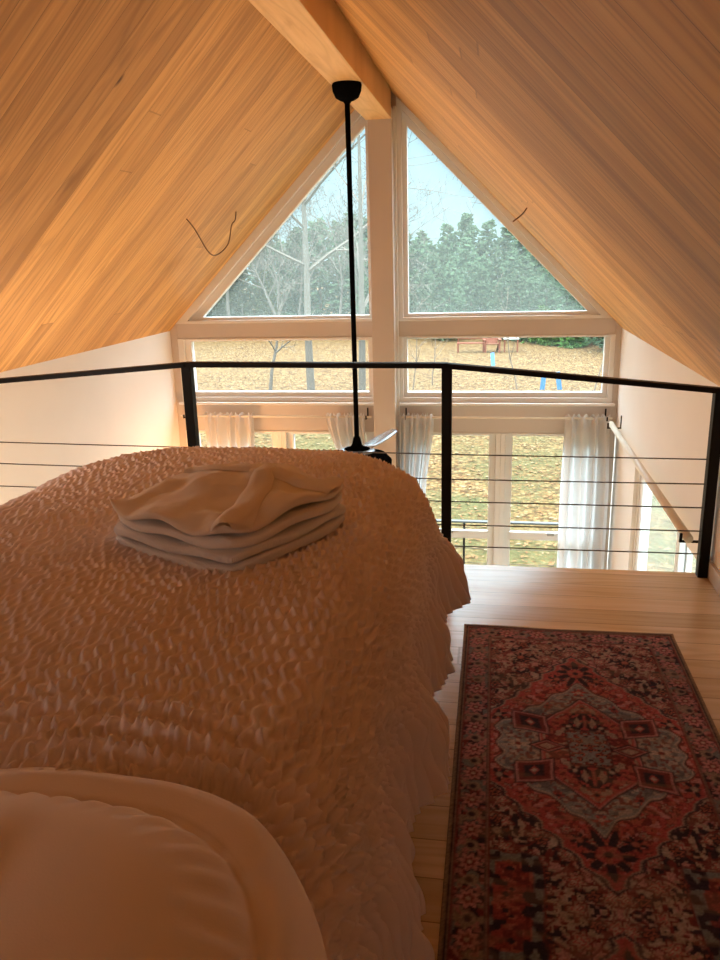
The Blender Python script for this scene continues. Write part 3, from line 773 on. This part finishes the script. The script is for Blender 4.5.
pr = empty('porch_railing', (-.7, 8.6, LZ - .08), 'low wooden porch railing with dark posts outside the lower windows', 'railing')
MB().box(-3.2, 1.7, 8.57, 8.63, -1.465, -1.445).build('top_rail', M['wetwood'], pr, bevel=.004)
for x in (-3.1, -1.9, -.285, 1.6): MB().box(x - .012, x + .012, 8.575, 8.62, LZ - .08, -1.476).build('post', M['black'], pr)
for z in (-1.60, -1.78, -1.96, -2.14): MB().tube([(-3.2, 8.6, z), (1.7, 8.6, z)], .004, 5).build('cable', M['cable'], pr)

# loose leaves lying on the nearer ground
def leaves():
    n = 12000; mb = MB(); rs = np.random.default_rng(5)
    X = rs.uniform(-14, 9, n); Y = 9.0 + 22 * rs.random(n) ** 1.3; Z = gz(X, Y)
    for x, y, z in zip(X, Y, Z):
        a = rs.uniform(0, 2 * PI); s = rs.uniform(.03, .065); c, q = math.cos(a) * s, math.sin(a) * s; t = rs.uniform(-.012, .012)
        mb.add([(x - c, y - q, z + .022), (x + q * .5, y - c * .5, z + .03 + t), (x + c, y + q, z + .028), (x - q * .5, y + c * .5, z + .03 - t)], [(0, 1, 2, 3)])
    t = NT('dry_leaf'); g = t.n('ShaderNodeNewGeometry')
    col = t.ramp(g.outputs['Random Per Island'], [(0, (.100, .050, .020)), (.35, (.140, .070, .027)), (.7, (.170, .095, .038)), (1, (.200, .145, .085))])
    m = t.done(t.bsdf(col, .8, 0, .2))
    me = bpy.data.meshes.new('fallen_leaves'); me.from_pydata(mb.v, [], mb.f); me.update()
    return tag(link('fallen_leaves', me, m), 'dry tan leaves scattered over the ground outside', 'leaves', None, 'stuff')
leaves()

# bare trees
def bare_mesh(name, H, r0, seed, depth=4, spread=.55, nb=(3, 5), lean=.0, droop=0.0, minr=.006, sway=1.0):
    rd = random.Random(seed); mb = MB()
    def grow(p, d, L, r, lev):
        n = 5 if lev < 2 else 3; pts = [p]; rr = [r]; q = p.copy(); dd = d.copy()
        for i in range(n):
            j = .12 if lev else .12 * sway
            dd = (dd + Vector((rd.gauss(0, j), rd.gauss(0, j), (rd.gauss(0, .08) + .06 if lev else 0) - droop * lev * .06))).normalized()
            q = q + dd * (L / n); pts.append(q.copy()); rr.append(max(minr * .6, r * (1 - (.75 if lev else .8) * (i + 1) / n)))
        mb.tube(pts, rr, 6 if lev == 0 else (4 if lev == 1 else 3), cap=False)
        if lev >= depth: return
        k = rd.randint(*nb) + (6 if lev == 0 else 0)
        for j in range(k):
            f = rd.uniform(.3 if lev == 0 else .15, 1); i = min(int(f * n), n - 1)
            base = pts[i].lerp(pts[i + 1], f * n - i); br = rr[i] * .55
            a = rd.uniform(0, 2 * PI); t = (pts[i + 1] - pts[i]).normalized(); s = t.cross(Vector((math.cos(a), math.sin(a), .3))).normalized()
            nd = (t * (1 - spread) + s * spread * rd.uniform(.8, 1.4)).normalized()
            grow(base, nd, L * rd.uniform(.34, .6) * (1 if lev else .8), max(br, minr), lev + 1)
    grow(Vector((0, 0, 0)), Vector((lean, 0, 1)).normalized(), H, r0, 0)
    me = bpy.data.meshes.new(name); me.from_pydata(mb.v, [], mb.f); me.update(); return me
def conifer_mesh(H, R, seed, nn=20):
    rd = random.Random(seed); mb = MB()
    z = .04 * H
    while z < H * .985:
        f = z / H; L = R * ((1 - f) ** .55) * (.75 + .5 * rd.random()) + .08
        nb = 8
        for k in range(nb):
            a = 2 * PI * k / nb + rd.random(); up = rd.uniform(-.1, .75); dz = rd.uniform(-.2, .2); l = L * rd.uniform(.7, 1.15)
            for m in range(3):
                g = (m + 1) / 3 * l * rd.uniform(.85, 1.1)
                c = Vector((math.cos(a) * g, math.sin(a) * g, z + g * up * .6 + dz))
                for w in range(3):
                    s = (.16 + .05 * R) * rd.uniform(.7, 1.3)
                    d1 = Vector((rd.gauss(0, 1), rd.gauss(0, 1), rd.gauss(0, .6))).normalized(); d2 = d1.cross(Vector((rd.gauss(0, 1), rd.gauss(0, 1), rd.gauss(0, 1)))).normalized()
                    mb.add([c - d1 * s, c + d2 * s * .45, c + d1 * s * 1.1, c - d2 * s * .45], [(0, 1, 2, 3)])
        z += H / (nn + 8) * rd.uniform(.8, 1.2)
    me = bpy.data.meshes.new('needles'); me.from_pydata(mb.v, [], mb.f); me.update(); return me
def put(name, parts, x, y, s, rz, label, cat, group=None, sx=None):
    """a tree: an empty at its foot with trunk / crown children sharing meshes"""
    e = empty(name, (x, y, float(gz(x, y)) - .05), label, cat, group); e.rotation_euler = (0, 0, rz); e.scale = (sx or s, sx or s, s)
    for pn, me in parts:
        o = bpy.data.objects.new(pn, me); COL.objects.link(o); o.parent = e
    return e
def trunk_mesh(H, r, mat):
    mb = MB().tube([(0, 0, 0), (.02, .01, H * .5), (0, 0, H * .96)], [r, r * .7, r * .15], 7)
    me = bpy.data.meshes.new('trunk'); me.from_pydata(mb.v, [], mb.f); me.update(); me.materials.append(mat); return me
CON = []
for k, (H, R) in enumerate(((8, 1.9), (8, 2.2), (8, 1.6))):
    me = conifer_mesh(H, R, 20 + k); me.materials.append(M['pine']); CON.append([('crown', me), ('trunk', trunk_mesh(H, .13, M['bark']))])
OLV = []
for k, (H, R) in enumerate(((7, 1.7), (7, 2.0))):
    me = conifer_mesh(H, R, 40 + k); me.materials.append(M['olive']); OLV.append([('crown', me), ('trunk', trunk_mesh(H, .13, M['bark']))])
BARE = []
for k in range(4):
    me = bare_mesh('bare_tree', 8.5, .12, 60 + k, 4, .5, (3, 4), minr=.012); me.materials.append(M['twig']); BARE.append([('trunk', me)])
rd = random.Random(3)
# pines behind the field, to the right
def edge_y(x): return 43.5 - max(0, x - .5) * 1.25 if x > -3 else 44.5
k = 0
for row, (n, dy, hs) in enumerate(((24, 1.5, .50), (22, 5.0, .66), (20, 10, .78))):
    for i in range(n):
        x = -7.5 + (19.5) * (i + rd.uniform(.1, .9)) / n; y = edge_y(x) + dy + rd.uniform(-1, 1.2)
        s = hs * rd.uniform(.8, 1.12) * (.93 + .09 * math.exp(-((x + .9) / 1.6) ** 2)) * (1 - .012 * max(0, x))
        put('pine_tree', CON[k % 3], x, y, s, rd.uniform(0, 6), 'soft green pine in the dense stand beyond the field, right of the column', 'tree', 'pines beyond the field', sx=s * 1.05); k += 1
for i in range(22):
    x = -26 + 19.5 * (i + rd.random()) / 22; y = 50 + rd.uniform(0, 9)
    put('pine_tree', CON[i % 3], x, y, rd.uniform(.62, .95), rd.uniform(0, 6), 'grey-green pine among bare trees beyond the field, left of the column', 'tree', 'pines among the bare woods', sx=rd.uniform(.8, 1.05))
for i in range(7):
    x = -19.5 + 6.5 * (i + rd.random()) / 7; y = 46.5 + rd.uniform(0, 2)
    put('evergreen_tree', OLV[i % 2], x, y, rd.uniform(.42, .62), rd.uniform(0, 6), 'olive evergreen at the low left corner of the left gable window', 'tree', 'olive evergreens at the field edge')
for i in range(30):
    x = -25 + 18 * (i + rd.random()) / 30; y = 45.5 + rd.uniform(0, 8)
    put('bare_tree', BARE[i % 4], x, y, rd.uniform(.72, 1.02), rd.uniform(0, 6), 'leafless grey tree in the woods seen through the left gable window', 'tree', 'leafless trees in the left woods')
# bright shrubs at the right edge of the field
SHR = conifer_mesh(2.2, 1.0, 77, nn=6); SHR.materials.append(M['bright'])
for i, (x, y) in enumerate(((3.2, 41.0), (4.0, 40.2), (2.5, 42.0))):
    put('shrub', [('crown', SHR)], x, y, .62 + .1 * i, i, 'bright green shrub at the far edge of the leaf-covered field', 'shrub', 'bright shrubs at the field edge')

def own_tree(name, x, y, H, r, seed, label, mat, **kw):
    me = bare_mesh(name, H, r, seed, **kw); me.materials.append(mat)
    e = empty(name, (x, y, float(gz(x, y)) - .05), label, 'tree'); o = bpy.data.objects.new('trunk', me); COL.objects.link(o); o.parent = e; return e
own_tree('bare_tree', -6.15, 26.3, 10.5, .15, 101, 'tall pale leafless tree in the middle of the left windows', M['paletwig'], depth=4, spread=.62, nb=(3, 4), minr=.009, droop=.5, sway=.12)
own_tree('bare_tree', -7.9, 27.3, 4.2, .07, 102, 'slim forked leafless tree left of the tall pale trunk', M['twig'], depth=3, spread=.5, minr=.01)
own_tree('bare_tree', -4.0, 24.0, 9.5, .13, 103, 'leafless tree behind the central column with branches reaching both sides', M['twig'], depth=4, spread=.68, nb=(3, 4), minr=.009, sway=.2)
for x, y, H, sd, lb in ((-2.75, 27.5, 2.6, 110, 'thin leaning sapling by the left edge of the right short window'), (-2.15, 28.5, 2.3, 111, 'thin upright sapling second from the column in the right short window'),
                        (.85, 27.4, 2.9, 112, 'thin forked sapling in the middle of the right short window'), (3.35, 27.0, 2.7, 113, 'thin sapling near the right end of the right short window')):
    own_tree('sapling', x, y, H, .030, sd, lb, M['bark'], depth=2, spread=.42, nb=(1, 2), minr=.008)

# garden furniture on the far field
def chair(x, y, rz):
    z = float(gz(x, y))
    e = empty('garden_chair', (x, y, z), 'orange wooden garden chair on the far field', 'chair'); 
    def q(o): return o
    R = lambda p: (x + p[0] * math.cos(rz) - p[1] * math.sin(rz), y + p[0] * math.sin(rz) + p[1] * math.cos(rz), z + p[2])
    mb = MB()
    for i in range(5): mb.bar(R((-.24 + .12 * i, .30, .38)), R((-.27 + .135 * i, .58, 1.18)), .11, .02)
    mb.build('backrest', M['orange'], e)
    mb = MB()
    for i in range(5): mb.bar(R((-.3, -.3 + .14 * i, .42 - .02 * i)), R((.3, -.3 + .14 * i, .42 - .02 * i)), .12, .02)
    mb.build('seat', M['orange'], e)
    for s in (-1, 1):
        MB().bar(R((s * .36, -.36, .6)), R((s * .36, .40, .6)), .12, .025).build('arm', M['orange'], e)
        MB().bar(R((s * .33, -.30, 0)), R((s * .33, -.30, .6)), .09, .03).build('leg', M['orange'], e)
        MB().bar(R((s * .31, .62, 0)), R((s * .31, -.30, .44)), .09, .03).build('leg', M['orange'], e)
chair(-.05, 38.2, 0.1)
def bench(x, y):
    z = float(gz(x, y)); e = empty('garden_bench', (x, y, z), 'orange wooden bench left of the garden chair', 'bench')
    mb = MB()
    for i in range(3): mb.box(x - .65, x + .65, y - .2 + .15 * i, y - .08 + .15 * i, z + .42, z + .45)
    mb.build('seat', M['orange'], e)
    mb = MB(); mb.box(x - .65, x + .65, y + .26, y + .29, z + .78, z + .88); mb.box(x - .65, x + .65, y + .26, y + .29, z + .60, z + .68); mb.build('backrest', M['orange'], e)
    for sx in (-.6, .6):
        MB().box(x + sx - .035, x + sx + .035, y - .2, y - .13, z, z + .42).build('leg', M['orange'], e); MB().box(x + sx - .035, x + sx + .035, y + .21, y + .28, z, z + .9).build('leg', M['orange'], e)
bench(-1.05, 38.4)
def table(x, y):
    z = float(gz(x, y)); e = empty('garden_table', (x, y, z), 'small white topped table right of the garden chair', 'table')
    MB().box(x - .36, x + .36, y - .3, y + .3, z + .60, z + .66).build('tabletop', M['white'], e, bevel=.01)
    for a in (-.3, .3):
        for b in (-.25, .25): MB().box(x + a - .03, x + a + .03, y + b - .03, y + b + .03, z, z + .6).build('leg', M['orange'], e)
table(.85, 38.4)
def bluebrd(a, b, label):
    za = float(gz(a[0], a[1]))
    o = MB().bar((a[0], a[1], za - .02), (b[0], b[1], za + b[2]), .16, .03).build('board', M['blue'], bevel=.005); tag(o, label, 'board', 'blue boards on the field')
bluebrd((1.68, 27.3), (1.74, 27.3, .62), 'bright blue board standing on the field, left of the near pair')
bluebrd((2.27, 27.3), (2.17, 27.3, .60), 'bright blue board standing on the field, right of the near pair')
bluebrd((.03, 33.2), (-.02, 33.4, .52), 'bright blue board standing in front of the garden chair')

# ------------------------------------------------------------------ light
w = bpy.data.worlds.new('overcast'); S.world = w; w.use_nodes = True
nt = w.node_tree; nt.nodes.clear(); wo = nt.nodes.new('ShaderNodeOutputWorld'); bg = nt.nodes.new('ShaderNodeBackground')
tc = nt.nodes.new('ShaderNodeTexCoord'); sx = nt.nodes.new('ShaderNodeSeparateXYZ'); cr = nt.nodes.new('ShaderNodeValToRGB')
nt.links.new(tc.outputs['Generated'], sx.inputs[0]); nt.links.new(sx.outputs[2], cr.inputs[0])
cr.color_ramp.elements[0].position = .0; cr.color_ramp.elements[0].color = (.48, .68, .76, 1)
k = cr.color_ramp.elements.new(.5); k.color = (.58, .66, .70, 1); cr.color_ramp.elements[1].position = .15; cr.color_ramp.elements[1].color = (.40, .64, .76, 1)
mr = nt.nodes.new('ShaderNodeValToRGB'); nt.links.new(sx.outputs[2], mr.inputs[0])   # sky above the camera's view boosted far past overcast, to light the bed
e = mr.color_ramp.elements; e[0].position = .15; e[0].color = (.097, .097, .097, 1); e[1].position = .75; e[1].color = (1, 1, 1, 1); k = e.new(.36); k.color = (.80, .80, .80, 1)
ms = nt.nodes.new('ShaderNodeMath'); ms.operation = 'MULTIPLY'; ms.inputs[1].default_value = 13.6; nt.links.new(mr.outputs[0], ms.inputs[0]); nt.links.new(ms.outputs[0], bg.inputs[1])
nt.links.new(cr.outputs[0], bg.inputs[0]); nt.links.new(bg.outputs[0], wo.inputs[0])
def lamp(name, typ, loc, energy, color, size=.15, rot=None):
    l = bpy.data.lights.new(name, typ); l.energy = energy; l.color = color
    if typ == 'POINT': l.shadow_soft_size = size
    o = bpy.data.objects.new(name, l); COL.objects.link(o); o.location = loc
    if rot: o.rotation_euler = rot
    return o
sun = lamp('sun', 'SUN', (0, -5, 20), .15, (1.0, .96, .88)); sun.data.angle = math.radians(50); sun.rotation_euler = Vector((.15, .62, -.75)).to_track_quat('-Z', 'Y').to_euler()
WARM = (1.0, .74, .50)
lamp('floor_lamp', 'POINT', (-2.35, 6.2, -.62), 42, (1.0, .42, .13), .12)
up = lamp('uplight', 'SPOT', (-2.1, 4.25, -1.0), 200, WARM); up.data.spot_size = math.radians(116); up.data.spot_blend = 1; up.data.shadow_soft_size = .45
up.rotation_euler = Vector((.30, -.32, 1)).to_track_quat('-Z', 'Y').to_euler()
lamp('bedside_lamp', 'POINT', (-2.4, 2.6, 1.08), 18, (1.0, .90, .82), .12)
lamp('back_fill', 'POINT', (-2.04, -1.3, 1.55), 17, (1.0, .93, .88), .15)  # added fill behind the camera to brighten the bed; no lamp is there

# ------------------------------------------------------------------ camera
cam = bpy.data.cameras.new('camera'); co = bpy.data.objects.new('camera', cam); COL.objects.link(co)
cam.sensor_fit = 'HORIZONTAL'; cam.sensor_width = 36; cam.lens = 787.76 / 720 * 36; cam.clip_start = .02; cam.clip_end = 400
rt = Vector((.9864118, .16213092, -.02655785)); dn = Vector((.01928639, -.27480597, -.96130625)); fw = Vector((-.16315572, .94773163, -.27419877))
m = Matrix((( rt.x, -dn.x, -fw.x, 0), (rt.y, -dn.y, -fw.y, 0), (rt.z, -dn.z, -fw.z, 1.5), (0, 0, 0, 1)))
co.matrix_world = m; S.camera = co
S.view_settings.view_transform = 'Standard'; S.view_settings.look = 'None'; S.view_settings.gamma = 1; S.view_settings.use_curve_mapping = False
S.view_settings.exposure = 0
S.cycles.use_denoising = True
S.cycles.max_bounces = 10; S.cycles.diffuse_bounces = 6; S.cycles.transparent_max_bounces = 16; S.cycles.sample_clamp_indirect = 4
